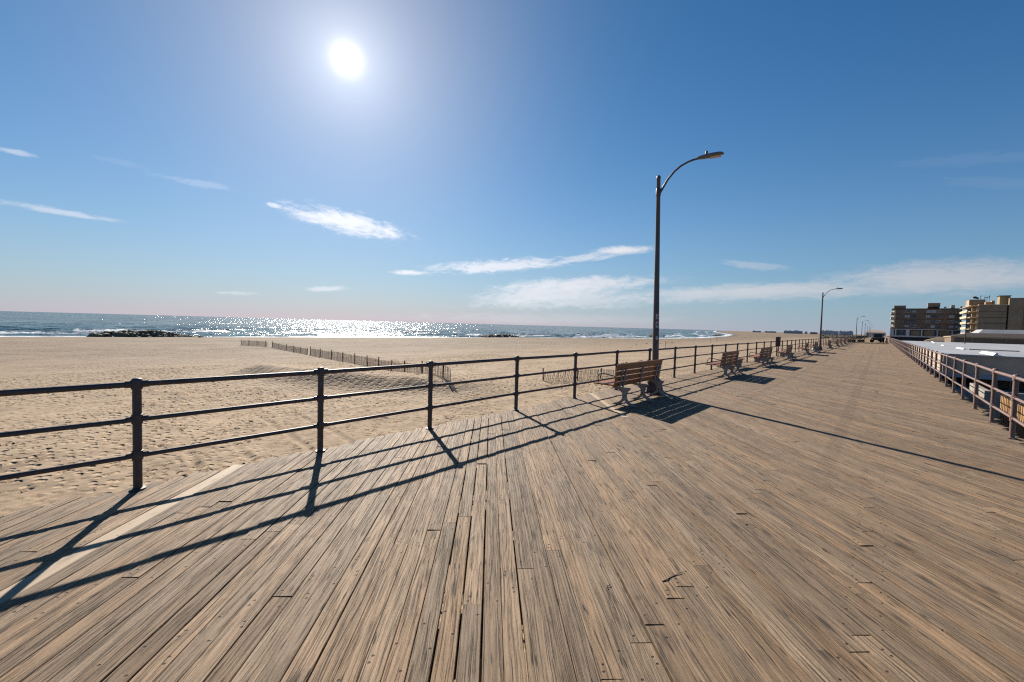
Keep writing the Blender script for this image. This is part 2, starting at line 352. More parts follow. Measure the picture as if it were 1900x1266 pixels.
# ------------------------------------------------------------------ boardwalk planks
S2 = math.sqrt(.5)
XL0, XR0 = -5.63, 1.90
NAILS = .92
def b_plank(t, i):
    uv = t.new('ShaderNodeUVMap', uv_map='grain').outputs[0]; p = t.sep(uv); u, v = p[0], p[1]
    r = t.new('ShaderNodeAttribute', attribute_name='board').outputs['Color']; rr = t.sep(r)
    P = t.new('ShaderNodeNewGeometry').outputs['Position']; pw = t.sep(P)
    seed = t.m('MULTIPLY', rr[0], 57.0)
    new = t.m('GREATER_THAN', rr[2], 1.5)
    warp = t.noise(t.xyz(t.m('MULTIPLY', u, 1.1), t.m('MULTIPLY', v, 7), seed), 1, 2.5, .5)
    warp2 = t.noise(t.xyz(t.m('MULTIPLY', u, 9), t.m('MULTIPLY', v, 30), seed), 1, 2, .5)
    ph = t.m('ADD', t.m('MULTIPLY', v, t.m('MULTIPLY_ADD', rr[1], 130, 170)), t.m('ADD', t.m('MULTIPLY', warp, t.m('MULTIPLY_ADD', rr[0], 26, 8)), t.m('MULTIPLY', warp2, 2.2)))
    ring = t.m('POWER', t.m('MULTIPLY_ADD', t.m('SINE', ph), .5, .5), .6)
    amp = t.step(t.noise(t.xyz(t.m('MULTIPLY', u, 1.0), t.m('MULTIPLY', v, 14), t.m('ADD', seed, 3)), 1, 2, .5), .4, .65)
    fib = t.noise(t.xyz(t.m('MULTIPLY', u, 4), t.m('MULTIPLY', v, 240), seed), 1, 3, .7)
    wv = t.m('ADD', t.m('MULTIPLY', v, 130), t.m('MULTIPLY', warp, 9))
    line = t.m('ABSOLUTE', t.m('SUBTRACT', t.noise(t.xyz(t.m('MULTIPLY', u, 1.6), wv, t.m('ADD', seed, 13)), 1, 2, .55), .5))
    line = t.step(line, .0, .055, 1, 0)
    line = t.m('MULTIPLY', line, t.step(t.noise(t.xyz(t.m('MULTIPLY', u, 2.4), t.m('MULTIPLY', v, 30), t.m('ADD', seed, 31)), 1, 2), .38, .6))
    streak = t.noise(t.xyz(t.m('MULTIPLY', u, 1.3), t.m('MULTIPLY', v, 70), t.m('ADD', seed, 9)), 1, 4, .65)
    crk = t.noise(t.xyz(t.m('MULTIPLY', u, 1.1), t.m('ADD', t.m('MULTIPLY', v, 120), t.m('MULTIPLY', warp, 8)), t.m('ADD', seed, 21)), 1, 2, .5)
    crack = t.step(crk, .62, .67)
    kn = t.voro(t.xyz(t.m('ADD', t.m('MULTIPLY', u, 1.5), seed), t.m('ADD', t.m('MULTIPLY', v, 5.5), seed), 0), 1)
    go = t.voro(t.xyz(t.m('ADD', t.m('MULTIPLY', u, 3.4), seed), t.m('ADD', t.m('MULTIPLY', v, 26), seed), 0), 1)
    gouge = t.m('MULTIPLY', t.step(t.m('ADD', go[0], t.m('MULTIPLY', fib, .1)), .12, .24, 1, 0), t.m('GREATER_THAN', t.sep(go[1])[0], .86))
    knot = t.m('MULTIPLY', t.step(t.m('ADD', kn[0], t.m('MULTIPLY', fib, .2)), .13, .27, 1, 0), t.m('GREATER_THAN', t.sep(kn[1])[0], .66))
    big = t.noise(P, .45, 4, .6); mid = t.noise(t.xyz(t.m('MULTIPLY', u, 1.1), t.m('MULTIPLY', t.m('ADD', pw[0], pw[1]), 3.0), 0), 1, 5, .68)
    sm = t.noise(t.xyz(t.m('MULTIPLY', u, 3.0), t.m('MULTIPLY', t.m('ADD', pw[0], pw[1]), 12), 7), 1, 4, .7)
    fine = t.noise(P, 70, 2, .6)
    c = t.mix(rr[1], (.186, .116, .064), (.162, .113, .072))
    c = t.mix(t.step(streak, .42, .72, 0, .45), c, (.188, .139, .094))
    c = t.mix(t.step(streak, .46, .25, 0, .4), c, (.125, .068, .033))
    f = t.m('MULTIPLY_ADD', rr[0], .40, .80)
    f = t.m('MULTIPLY', f, t.m('ADD', 1, t.m('MULTIPLY', t.m('SUBTRACT', ring, .55), t.m('MULTIPLY_ADD', amp, .34, .05)))); f = t.m('MULTIPLY', f, t.m('MULTIPLY_ADD', fib, 1.3, .39))
    f = t.m('MULTIPLY', f, t.m('MULTIPLY_ADD', big, .5, .79)); f = t.m('MULTIPLY', f, t.m('MULTIPLY_ADD', mid, .62, .71)); f = t.m('MULTIPLY', f, t.m('MULTIPLY_ADD', sm, .8, .62)); f = t.m('MULTIPLY', f, t.m('MULTIPLY_ADD', fine, .6, .70))
    f = t.m('MULTIPLY', f, t.m('MULTIPLY_ADD', line, -.42, 1))
    # worn lanes where the boards butt over a beam, and stains
    def lane(x0, wd, k):
        d = t.m('ABSOLUTE', t.m('SUBTRACT', pw[0], x0)); return t.m('MULTIPLY', t.m('MULTIPLY', t.step(d, wd*.6, wd, 1, 0), t.step(pw[1], 5, 9)), t.m('MULTIPLY', t.step(mid, .3, .6), k))
    f = t.m('MULTIPLY', f, t.m('SUBTRACT', 1, t.m('ADD', lane(-.45, .12, .20), lane(-2.5, .11, .18))))
    stain = t.m('MULTIPLY', t.step(t.noise(t.xyz(t.m('MULTIPLY', u, 1.4), t.m('MULTIPLY', t.m('ADD', pw[0], pw[1]), 4.5), 3), 1, 4, .7), .62, .70), .5)
    f = t.m('MULTIPLY', f, t.m('SUBTRACT', 1, stain))
    f = t.m('MULTIPLY', f, t.m('MULTIPLY_ADD', crack, -.55, 1)); f = t.m('MULTIPLY', f, t.m('MULTIPLY_ADD', knot, -.62, 1)); f = t.m('MULTIPLY', f, t.m('MULTIPLY_ADD', gouge, -.82, 1))
    c = t.scale_col(c, f)
    # nail heads over the beams
    nail = None
    for v0 in (-.030, .031):
        for ph0 in (0, .43):
            per = NAILS/S2
            a = t.m('ADD', t.m('MULTIPLY', t.m('ADD', u, t.m('MULTIPLY', t.m('ADD', rr[0], ph0), .06)), 1), t.m('ADD', t.m('MULTIPLY', rr[0], 0), ph0*0+v0*3))
            a = t.m('ADD', a, t.m('MULTIPLY', t.new('ShaderNodeAttribute', attribute_name='phase').outputs['Fac'], 1))
            du = t.m('MULTIPLY', t.m('SUBTRACT', t.m('FRACT', t.m('ADD', t.m('DIVIDE', a, per), .5)), .5), per)
            if ph0: du = t.m('SUBTRACT', du, .07)
            dv = t.m('SUBTRACT', v, t.m('ADD', v0*(1 if not ph0 else .75), t.m('MULTIPLY_ADD', rr[1], .012, -.006)))
            dd = t.m('SQRT', t.m('ADD', t.m('MULTIPLY', du, du), t.m('MULTIPLY', dv, dv)))
            k = t.step(dd, .005, .009, 1, 0)
            if ph0: k = t.m('MULTIPLY', k, t.m('GREATER_THAN', rr[0], .7))
            nail = k if nail is None else t.m('MAXIMUM', nail, k)
    halo = t.m('MULTIPLY', nail, .9)
    c = t.mix(halo, c, (.022, .014, .012))
    cn = t.scale_col(t.xyz(.36, .275, .19), t.m('MULTIPLY_ADD', f, .45, .50)); cn = t.mix(nail, cn, (.06, .04, .03)); c = t.mix(new, c, cn)
    t.put(i['Base Color'], c); t.put(i['Roughness'], t.m('MULTIPLY_ADD', fib, .25, .62)); i['Specular IOR Level'].default_value = .25
    h = t.m('ADD', t.m('MULTIPLY', ring, .5), t.m('MULTIPLY', fib, .9)); h = t.m('SUBTRACT', h, t.m('MULTIPLY_ADD', crack, 2.2, t.m('MULTIPLY', line, .8))); h = t.m('SUBTRACT', h, t.m('MULTIPLY', nail, 2.0))
    b = t.bump(h, .0035, t.m('MULTIPLY_ADD', new, -.8, .9))
    t.put(i['Normal'], b)
MAT_PLANK = material('weathered_planks', b_plank)
def plank_mesh():
    V = []; Fc = []; UV = []; BR = []; PH = []
    v = -9.0; u_new = [(-3.0, 3.35-.6, 99), (2.66, 8.3, 99)]
    q = random.Random(3)
    while v < 262:
        wd = q.choice([.112, .115, .118, .122]); gap = q.choice([.0008, .0015, .002, .003, .004, .006, .008, .012])
        if v > 80: gap = .005
        vc = v+wd/2
        uL = -(XL0-vc*S2)/S2; uR = -(XR0-vc*S2)/S2       # x = (v-u)*S2
        ul = uL+q.gauss(0, .035)+(q.random() < .15)*q.uniform(0, .07); ur = uR-q.gauss(0, .04)-(q.random() < .2)*q.uniform(0, .12)
        lim = (lambda y: y)
        cuts = [ur]; u = ur+q.uniform(.4, 4.2)
        while u < ul-.5:
            k = round((-(u*S2)+vc*S2)/NAILS)*NAILS; uu = (vc*S2-k)/S2
            if uu-cuts[-1] > .35 and ul-uu > .35: cuts.append(uu)
            u = uu+q.choice([2.2, 3.1, 3.7, 3.7, 4.9])
        cuts.append(ul)
        if abs(vc+2.99) < .06:
            b = 2.0; cuts = [c for c in cuts if c < b-.5]+[b, ul+.04]; wd = .135
        if abs(vc-2.66) < .06: b = 7.9; cuts = [c for c in cuts if c < b-.5]+[b, ul+.02]
        for a, b in zip(cuts[:-1], cuts[1:]):
            r0, r1, r2 = q.random(), q.random(), 0
            if abs(vc+2.99) < .06 and b == cuts[-1]: r2 = 2
            if abs(vc-2.66) < .06 and b == cuts[-1]: r2 = 2
            if abs(vc-1.72) < .06: r0, r1 = .97, 1.0
            a_, b_ = a+.0025, b-.0025
            z0 = q.gauss(0, .0022); tl = q.gauss(0, .012); te = q.gauss(0, .0012)
            pr = [(0, -.035), (0, -.003), (.003, 0), (wd-.003, 0), (wd, -.003), (wd, -.035)]
            base = len(V)
            nseg = max(1, min(8, int((b_-a_)/.6))) if v < 30 else 1
            for k in range(nseg+1):
                uu = a_+(b_-a_)*k/nseg; wz = q.gauss(0, .0012) if 0 < k < nseg else te
                cup = .0015
                for (dv, dz_) in pr:
                    vv = v+dv; V.append(((vv-uu)*S2, (vv+uu)*S2, dz_+z0+wz+tl*(dv-wd/2)))
            for k in range(nseg):
                for j in range(5):
                    p0 = base+k*6+j; Fc.append((p0, p0+1, p0+7, p0+6))
                    ua, ub = a_+(b_-a_)*k/nseg, a_+(b_-a_)*(k+1)/nseg; va, vb = pr[j][0]-wd/2, pr[j+1][0]-wd/2
                    UV += [ua, va, ua, vb, ub, vb, ub, va]; BR += [r0, r1, r2, 1]; PH.append(-vc)
            for e, s in ((0, 1), (nseg, -1)):
                f = [base+e*6+j for j in range(6)]; Fc.append(tuple(f if s > 0 else f[::-1]))
                ue = a_ if e == 0 else b_; uvs = [(ue, p_[0]-wd/2) for p_ in pr]
                if s < 0: uvs = uvs[::-1]
                for x in uvs: UV += [x[0], x[1]]
                BR += [r0, r1, r2, 1]; PH.append(-vc)
        v += wd+gap
    me = bpy.data.meshes.new('boardwalk'); me.from_pydata(V, [], Fc)
    ul_ = me.uv_layers.new(name='grain'); ul_.data.foreach_set('uv', UV)
    at = me.attributes.new('board', 'FLOAT_COLOR', 'FACE'); at.data.foreach_set('color', BR)
    at = me.attributes.new('phase', 'FLOAT', 'FACE'); at.data.foreach_set('value', PH)
    bm = bmesh.new(); bm.from_mesh(me); bmesh.ops.recalc_face_normals(bm, faces=bm.faces); bm.to_mesh(me); bm.free()
    return me
deck = struct(link('boardwalk', plank_mesh(), MAT_PLANK))

def noise_mat(name, c1, c2, scale=3, rough=.7, bump=0, bscale=None, metallic=0, spec=.25, detail=4, lo=.35, hi=.65, stretch=(1, 1, 1)):
    def b(t, i):
        P = t.new('ShaderNodeTexCoord').outputs['Object']; P = t.vm('MULTIPLY', P, stretch)
        n = t.noise(P, scale, detail, .6); t.put(i['Base Color'], t.mix(t.step(n, lo, hi), c1, c2)); i['Roughness'].default_value = rough
        i['Metallic'].default_value = metallic; i['Specular IOR Level'].default_value = spec
        if bump: t.put(i['Normal'], t.bump(t.noise(P, bscale or scale*6, 4, .65), bump))
    return material(name, b)
M_BEAM = noise_mat('old_timber', (.09, .065, .045), (.14, .10, .07), 3, .85, .004, 20)
m = MB()
for k in range(9): m.box((-5.5+k*NAILS-.05, -8, -.33), (-5.5+k*NAILS+.05, 190, -.045))
for y in np.arange(-8, 190, 3.6): m.box((-5.6, y-.15, -.63), (1.85, y+.15, -.332))
struct(m.build('boardwalk_beams', M_BEAM))
m = MB()
for y in np.arange(-8, 190, 3.6):
    for x in (-5.2, -2.8, -.4, 1.6): m.box((x-.15, y-.15, -3.6), (x+.15, y+.15, -.633))
struct(m.build('boardwalk_piles', M_BEAM))

# ------------------------------------------------------------------ railings
def b_rail(t, i, k=1.0):
    P = t.new('ShaderNodeNewGeometry').outputs['Position']
    n = t.noise(P, 2.2, 4, .65); n2 = t.noise(P, 15, 4, .7)
    c = t.mix(t.step(n, .35, .65), (.125, .082, .072), (.16, .10, .085)); c = t.mix(t.step(n2, .52, .66), c, (.17, .07, .035)); c = t.mix(t.step(t.noise(P, 60, 3), .62, .7, 0, .6), c, (.05, .03, .025))
    if k < 1: c = t.mix(t.step(n, .3, .7), (.040, .036, .040), (.055, .044, .042)); c = t.mix(t.step(n2, .57, .64), c, (.12, .056, .032)); c = t.mix(t.step(t.noise(P, 9, 4, .7), .60, .68, 0, .7), c, (.12, .11, .11))  # sea-side copy: shade put into the base colour, plus rust and worn flecks
    t.put(i['Base Color'], c); i['Roughness'].default_value = .55; t.put(i['Normal'], t.bump(n2, .002, .6))
M_RAIL = material('brown_painted_iron', b_rail); M_RAIL_SHADE = material('shaded_painted_iron', lambda t, i: b_rail(t, i, .4))  # one railing paint twice, the second darkened to stand in for its shaded side
def post_mb(parent_none=None):
    m = MB()
    m.lathe([(.065, 0), (.065, .012), (.037, .016), (.037, 1.02)], n=16)
    for zc in (.35, .72): m.lathe([(.037, zc-.05), (.045, zc-.047), (.045, zc+.047), (.037, zc+.05)], n=16)
    m.lathe([(.038, 1.02), (.046, 1.025), (.048, 1.10), (.044, 1.118), (.034, 1.131), (.01, 1.136)], n=16)
    for zc, r in ((.35, .030), (.72, .030), (1.075, .037)): m.tube([(0, -.085, zc), (0, .085, zc)], r, 12)
    return m
def railing(name, X, ys, label, y0, y1, ysfar, M_RAIL=M_RAIL):
    root = thing(name, label, 'railing', (X, 0, 0)); q_ = random.Random(4)
    for zc, r in ((.35, .024), (.72, .024), (1.075, .029)):
        yy = [y0]+list(ys)+[y1]; MB().tube([(q_.gauss(0, .003), y, zc+q_.gauss(0, .004)) for y in yy], r, 12).build('rail', M_RAIL, root)
    p0 = post_mb().build('post', M_RAIL, root, (0, ys[0], .004))
    for y in ys[1:]:
        p = p0.copy(); C.objects.link(p); p.parent = root; p.location = (0, y, .004)
    mm = MB()
    for y in ysfar: mm.tube([(0, y, 0), (0, y, 1.1)], .043, 6)
    f = mm.build('post', M_RAIL, root); f['kind'] = 'stuff'
    return root
ysL = [-5.1, -3.1, -1.3, .51, 2.33, 4.13, 6.31, 8.49, 10.62, 12.84, 15.06, 17.27, 19.48, 21.62, 23.84, 26.07]
while len(ysL) < 75: ysL.append(ysL[-1]+2.2)
railing('railing', -5.53, ysL, 'shade-darkened iron railing of three pipes along the sea side of the boardwalk', -6, 340, np.arange(ysL[-1]+2.2, 340, 2.2), M_RAIL_SHADE)
ysR = [-.7, 1.3, 3.3, 5.3, 7.3, 9.3, 11.27, 13.03, 15.07, 17.08, 19.03, 20.96]
while len(ysR) < 75: ysR.append(ysR[-1]+2.0)
railing('railing', 1.8135, ysR, 'rusty pinkish brown pipe railing on the inland side, beside the white roof', -1.5, 330, np.arange(ysR[-1]+2, 330, 2.0))

# ------------------------------------------------------------------ benches
def b_slat(t, i):
    P = t.new('ShaderNodeTexCoord').outputs['Object']
    n = t.noise(t.vm('MULTIPLY', P, (40, 1.5, 40)), 1, 4, .6); n2 = t.noise(P, 5, 3)
    c = t.mix(n, (.20, .075, .026), (.29, .115, .042)); c = t.mix(t.step(n2, .55, .75, 0, .4), c, (.12, .075, .06))
    t.put(i['Base Color'], c); i['Roughness'].default_value = .5; t.put(i['Normal'], t.bump(n, .002, .7))
M_SLAT = material('bench_slats', b_slat)
M_LEG = noise_mat('cast_leg', (.22, .20, .185), (.32, .29, .265), 12, .6, .002, 60)
M_DARK = noise_mat('dark_iron', (.025, .024, .027), (.045, .04, .042), 10, .5, .001, 60)
def leg_shape(y):
    m = MB(); t_ = .035
    m.prism([(-.30, .40), (.13, .40), (.115, .36), (.055, .30), (.035, .20), (-.035, .20), (-.055, .28), (-.14, .35), (-.30, .37)], y-t_, y+t_)
    def foot(sg):
        out = []; inn = []
        for k in range(9):
            a = k/8; x = .018+.235*a**1.9; z = .205*(1-a)**1.35
            out.append((sg*(x+.028*(1-a)+.0), z+.022*a+.004)); inn.append((sg*(x-.03), max(z-.012, .0)))
        return out+inn[::-1]
    for sg in (-1, 1): m.prism(foot(sg), y-t_+.002, y+t_-.002)
    for sg in (-1, 1): m.box((sg*.25-.035, y-.04, 0), (sg*.25+.035, y+.04, .014))
    return m
def make_bench(L=2.5):
    root = thing('park_bench', '', 'bench')
    h = L/2
    for y in (-h+.28, 0, h-.28): leg_shape(y).build('leg', M_LEG, root)
    m = MB()
    for k, x in enumerate((-.60, -.475, -.35, -.225)): m.box((x-.058, -h, .445), (x+.058, h, .478), rot=Matrix.Rotation(R(2), 3, 'Y'))
    m.build('seat', M_SLAT, root, bevel=.005)
    m = MB(); tilt = R(9)
    for k in range(4):
        s0 = -.035+k*.1265; hh = .111 if k < 3 else .15
        c = (-.125+math.sin(tilt)*(s0+hh/2), 0, .46+math.cos(tilt)*(s0+hh/2))
        m.box((c[0]-.017, -h, c[2]-hh/2), (c[0]+.017, h, c[2]+hh/2), rot=Matrix.Rotation(tilt, 3, 'Y'), c=c)
    m.build('backrest', M_SLAT, root, bevel=.005)
    for y in (-h+.20, -h+.36, 0, h-.36, h-.20):
        m = MB(); m.box((-.025, -.022, 0), (-.0, .022, .44), rot=Matrix.Rotation(tilt, 3, 'Y'), c=(-.02, 0, 0))
        m.build('back_support', M_LEG, root, (-.078, y, .40))
    m = MB()
    for y in (-h+.12, h-.12):
        m.tube([(-.60, y, .48), (-.61, y, .60), (-.585, y, .665), (-.53, y, .695), (-.42, y, .69), (-.25, y, .665), (-.07, y, .65)], .013, 8)
        m.build('armrest', M_SLAT if False else M_DARK, root); m = MB()
    return root
G_B = 'benches standing along the sea side railing'
bench = make_bench()
def put_bench(y, x, rz, label, src=[None]):
    o = bench if src[0] is None else copy_tree(bench); src[0] = 1
    o.location = (x, y, .006); o.rotation_euler = (0, 0, rz); o['label'] = label; o['group'] = G_B
BX = -4.27
put_bench(9.6, BX, 0, 'nearest wooden bench, seen from behind in front of the tall lamp post')
put_bench(17.75, BX, R(1), 'second wooden bench along the boardwalk, next one past the lamp post')
put_bench(24.6, BX, R(-1), 'third wooden bench, between the second bench and the signboard on a pole')
put_bench(31.9, BX, R(2), 'fourth wooden bench, just past the signboard on a pole')
put_bench(41.2, BX-.1, R(4), 'bench seen end on just before the second lamp post')
put_bench(46.8, BX, 0, 'bench right beside the base of the second lamp post, on its near side')

k_lab = ['first bench past the second lamp post', 'second bench past the second lamp post', 'third bench past the second lamp post', 'fourth bench past the second lamp post',
 'fifth bench past the second lamp post', 'distant bench in the dark row before the third lamp post', 'far bench just before the third lamp post']
for k, y in enumerate((60.5, 71.5, 79, 88, 97, 108, 121)): put_bench(y, BX, R(k % 3-1), k_lab[k])

def low_bench(y, label):
    r = thing('low_bench', label, 'bench', (-5.15, y, .006), 0, 'low backless benches close to the railing')
    for yy in (-.85, .85):
        m = MB(); m.prism([(-.20, .36), (.20, .36), (.12, .06), (.2, 0), (-.2, 0), (-.12, .06)], yy-.05, yy+.05); m.build('leg', M_LEG, r)
    m = MB()
    for x in (-.15, 0, .15): m.box((x-.068, -1.2, .363), (x+.068, 1.2, .41))
    m.build('seat', M_SLAT, r, bevel=.005)
low_bench(21.6, 'low backless bench by the railing just right of the second bench')
low_bench(27.6, 'low backless bench by the railing just right of the third bench')
low_bench(35.6, 'low backless bench by the railing past the signboard')

# ------------------------------------------------------------------ street lamps
def b_pole(t, i):
    P = t.new('ShaderNodeTexCoord').outputs['Object']; n = t.noise(t.vm('MULTIPLY', P, (6, 6, 1.2)), 1.5, 4, .65)
    c = t.mix(t.step(n, .35, .65), (.05, .045, .048), (.085, .07, .068)); c = t.mix(t.step(t.noise(P, 14, 3), .63, .7, 0, .6), c, (.10, .055, .04))
    t.put(i['Base Color'], c); i['Roughness'].default_value = .5
M_POLE = material('lamp_pole_paint', b_pole)
M_HEAD = noise_mat('lamp_head_metal', (.13, .13, .135), (.17, .17, .17), 8, .45)
def b_lens(t, i):
    P = t.new('ShaderNodeTexCoord').outputs['Object']; t.put(i['Base Color'], t.mix(t.noise(P, 9, 2), (.34, .25, .17), (.45, .38, .28))); i['Roughness'].default_value = .25
M_LENS = material('lamp_lens', b_lens)
def make_lamp():
    r = thing('street_lamp', '', 'street lamp')
    m = MB(); m.lathe([(.088, .30), (.084, 1.5), (.062, 4.0), (.05, 5.84), (.056, 5.85), (.054, 5.90), (.03, 5.935), (.004, 5.94)], n=16)
    m.build('pole', M_POLE, r)
    m = MB(); m.box((-.24, -.24, 0), (.24, .24, .05)); m.box((-.21, -.21, .05), (.21, .21, .34), taper=.78); m.box((-.15, -.15, .34), (.15, .15, .40), taper=.72)
    m.build('base', M_POLE, r, bevel=.006)
    m = MB(); P = [(.04, 5.46), (.12, 5.60), (.26, 5.84), (.44, 6.06), (.62, 6.20), (.80, 6.285), (.93, 6.325), (1.08, 6.345)]
    m.tube([(x*.9, 0, 5.46+(z-5.46)*.88) for x, z in P], [.034, .032, .029, .027, .026, .025, .025, .025], 10); m.lathe([(.062, 5.38), (.066, 5.4), (.064, 5.56), (.058, 5.58)], n=14)
    m.build('arm', M_POLE, r)
    # cobra head: an egg-shaped shell sliced into rings along x
    m = MB(); rings = [(1.04, .03, .03), (1.09, .06, .05), (1.2, .085, .06), (1.38, .105, .065), (1.54, .105, .06), (1.62, .085, .045), (1.665, .045, .022), (1.68, .01, .006)]
    n = 14; vs = []
    for x, wy, hz in rings:
        for k in range(n):
            a = 2*math.pi*k/n; cz = math.sin(a); vs.append((x-.10, wy*math.cos(a), 6.24+(x-1.04)*.055+(hz*1.15*cz if cz > 0 else hz*.55*cz)))
    m.add(vs, [(i*n+k, i*n+(k+1) % n, (i+1)*n+(k+1) % n, (i+1)*n+k) for i in range(len(rings)-1) for k in range(n)]+[tuple(range(n))], True)
    hd = m.build('lamp_head', M_HEAD, r)
    m = MB(); m.box((1.26, -.075, 6.215), (1.52, .075, 6.24), rot=Matrix.Rotation(R(-3), 3, 'Y')); m.build('lens', M_LENS, hd, bevel=.008)
    m = MB(); m.lathe([(.028, 0), (.028, .075), (.02, .085)], (1.17, 0, 6.32), 10); m.build('photocell', M_DARK, hd)
    return r
lamp = make_lamp()
LABS = ['tall dark street lamp with stickers, right behind the nearest bench', 'second street lamp, standing on its square pedestal beyond the benches', 'third street lamp along the boardwalk, first of the far cluster',
 'fourth street lamp, second of the far cluster', 'fifth street lamp, in the middle of the far cluster', 'sixth street lamp, thin in the far cluster', 'seventh street lamp, near the end of the boardwalk', 'faintest and farthest street lamp of the row']
for k, (y, rz, ty_) in enumerate(((11, R(19), R(-1.25)), (52.4, 0, 0), (136, R(3), 0), (177, 0, 0), (213, 0, 0), (256, R(2), 0), (295, 0, 0), (335, 0, 0))):
    o = lamp if k == 0 else copy_tree(lamp)
    o.location = (-4.55, y, .004); o.rotation_euler = (0, ty_, rz); o['label'] = LABS[k]; o['group'] = 'street lamps along the boardwalk'
    if k == 1: bpy.data.objects
# stickers only on the near pole
def flat(c): return material('sticker_ink', lambda t, i: (t.put(i['Base Color'], c), t.put(i['Roughness'], .6)))
M_SW, M_SR, M_SB = flat((.42, .42, .45)), flat((.30, .05, .05)), flat((.03, .04, .12))
fa = math.atan2(-11, 4.55)-R(19)
def patch(z0, z1, wid, off, mat, name, lift=0, parent=None):
    m = MB(); n = 6; vs = []
    for k in range(n+1):
        a = fa+off+(k/n-.5)*wid
        for z in (z0, z1):
            rr_ = .0895+lift-max(0, z-1.5)*.0088
            vs.append((rr_*math.cos(a), rr_*math.sin(a), z))
    m.add(vs, [(2*k, 2*k+2, 2*k+3, 2*k+1) for k in range(n)]); return m.build(name, mat, parent or lamp)
s1 = patch(2.02, 2.20, 1.1, .35, M_SR, 'sticker'); patch(2.035, 2.16, .85, .35, M_SW, 'print', .0012, s1); patch(2.06, 2.12, .35, .5, M_SB, 'print', .0024, s1)
s2 = patch(1.80, 1.96, .9, .35, M_SW, 'sticker'); patch(1.85, 1.92, .5, .42, M_SB, 'print', .0012, s2)
patch(1.47, 1.56, .6, .30, M_SW, 'sticker', .001); patch(1.97, 2.0, .8, .3, M_SR, 'sticker', .001); patch(1.20, 1.34, .4, .5, flat((.16, .16, .19)), 'sticker', .001)

# ------------------------------------------------------------------ sand fences
M_LATH = noise_mat('fence_laths', (.16, .10, .078), (.23, .15, .115), 6, .85)
M_FPOST = noise_mat('fence_post', (.07, .05, .04), (.12, .08, .06), 6, .85)
def gz(x, y):
    return float(beach_base(np.array([float(x)]), np.array([float(y)]))[0][0])
def slat_fence(pts, hgt, label, step=.085, pstep=2.6, lean=0.0, seed=1):
    q = random.Random(seed); x0, y0 = pts[0]; r = thing('sand_fence', label, 'fence', (x0, y0, gz(x0, y0)), group='slatted sand fences on the beach'); oz = r.location.z
    L = [math.dist(pts[i], pts[i+1]) for i in range(len(pts)-1)]; tot = sum(L)
    def at(s):
        for i, l in enumerate(L):
            if s <= l or i == len(L)-1:
                k = s/l; return pts[i][0]+(pts[i+1][0]-pts[i][0])*k, pts[i][1]+(pts[i+1][1]-pts[i][1])*k, math.atan2(pts[i+1][1]-pts[i][1], pts[i+1][0]-pts[i][0])
            s -= l
    m = MB(); s = 0
    while s < tot:
        x, y, a = at(s); z = gz(x, y); hh = hgt*(1+.10*vn(s*.35+seed))-q.random()*.05
        dx, dy = math.cos(a), math.sin(a); w_ = .019; ln = q.gauss(lean, .05)*hh; x -= x0; y -= y0; z -= oz; nx, ny = -dy*.004, dx*.004
        vs = []
        for (sg, zz, l_) in ((-1, -.1, 0), (1, -.1, 0), (1, hh, ln), (-1, hh, ln)):
            for t_ in (-1, 1): vs.append((x+dx*(w_*sg+l_)+nx*t_, y+dy*(w_*sg+l_)+ny*t_, z+zz))
        m.add(vs, [(0, 2, 4, 6), (1, 7, 5, 3), (0, 1, 3, 2), (2, 3, 5, 4), (4, 5, 7, 6), (6, 7, 1, 0)]); s += step*q.uniform(.8, 1.2)
    m.build('laths', M_LATH, r)
    m = MB()
    for zf in (.25, .55, .85):
        m.tube([(at(tot*k/12)[0]-x0, at(tot*k/12)[1]-y0, gz(*at(tot*k/12)[:2])-oz+hgt*zf) for k in range(13)], .006, 5)
    m.build('wire', M_DARK, r)
    s = 0
    while s <= tot+.01:
        x, y, a = at(min(s, tot)); z = gz(x, y)
        MB().box((-.035, -.035, -.15), (.035, .035, hgt+q.uniform(.08, .25)), rot=Matrix.Rotation(q.gauss(0, .04), 3, 'Y'), c=(0, 0, 0)).build('post', M_FPOST, r, (x-x0, y-y0, z-oz)); s += pstep
    return r
def vn(s): return float(vnoise(np.array([s]), np.array([3.3]))[0])*2-1
slat_fence([(-92.7, 23.7), (-81.8, 25.0)], .95, 'farthest short run of slatted sand fence, nearest the sea', .12, 3.4, seed=2)
slat_fence([(-80.0, 25.2), (-69, 24.6), (-60, 23.4)], .85, 'middle run of slatted sand fence between two gaps', .12, 4, seed=3)
slat_fence([(-58.8, 23.3), (-50, 23), (-41.3, 22.2), (-35, 21), (-29.6, 19.7), (-22.0, 18.2)], .95, 'longest slatted sand fence running behind the drifted ridge', .10, 3.6, seed=4)
slat_fence([(-20.8, 27.1), (-18.6, 29.2), (-17.8, 33.9)], .85, 'loose leaning slatted fence on the sand, left of the nearest bench', .135, 2.9, lean=.18, seed=6)

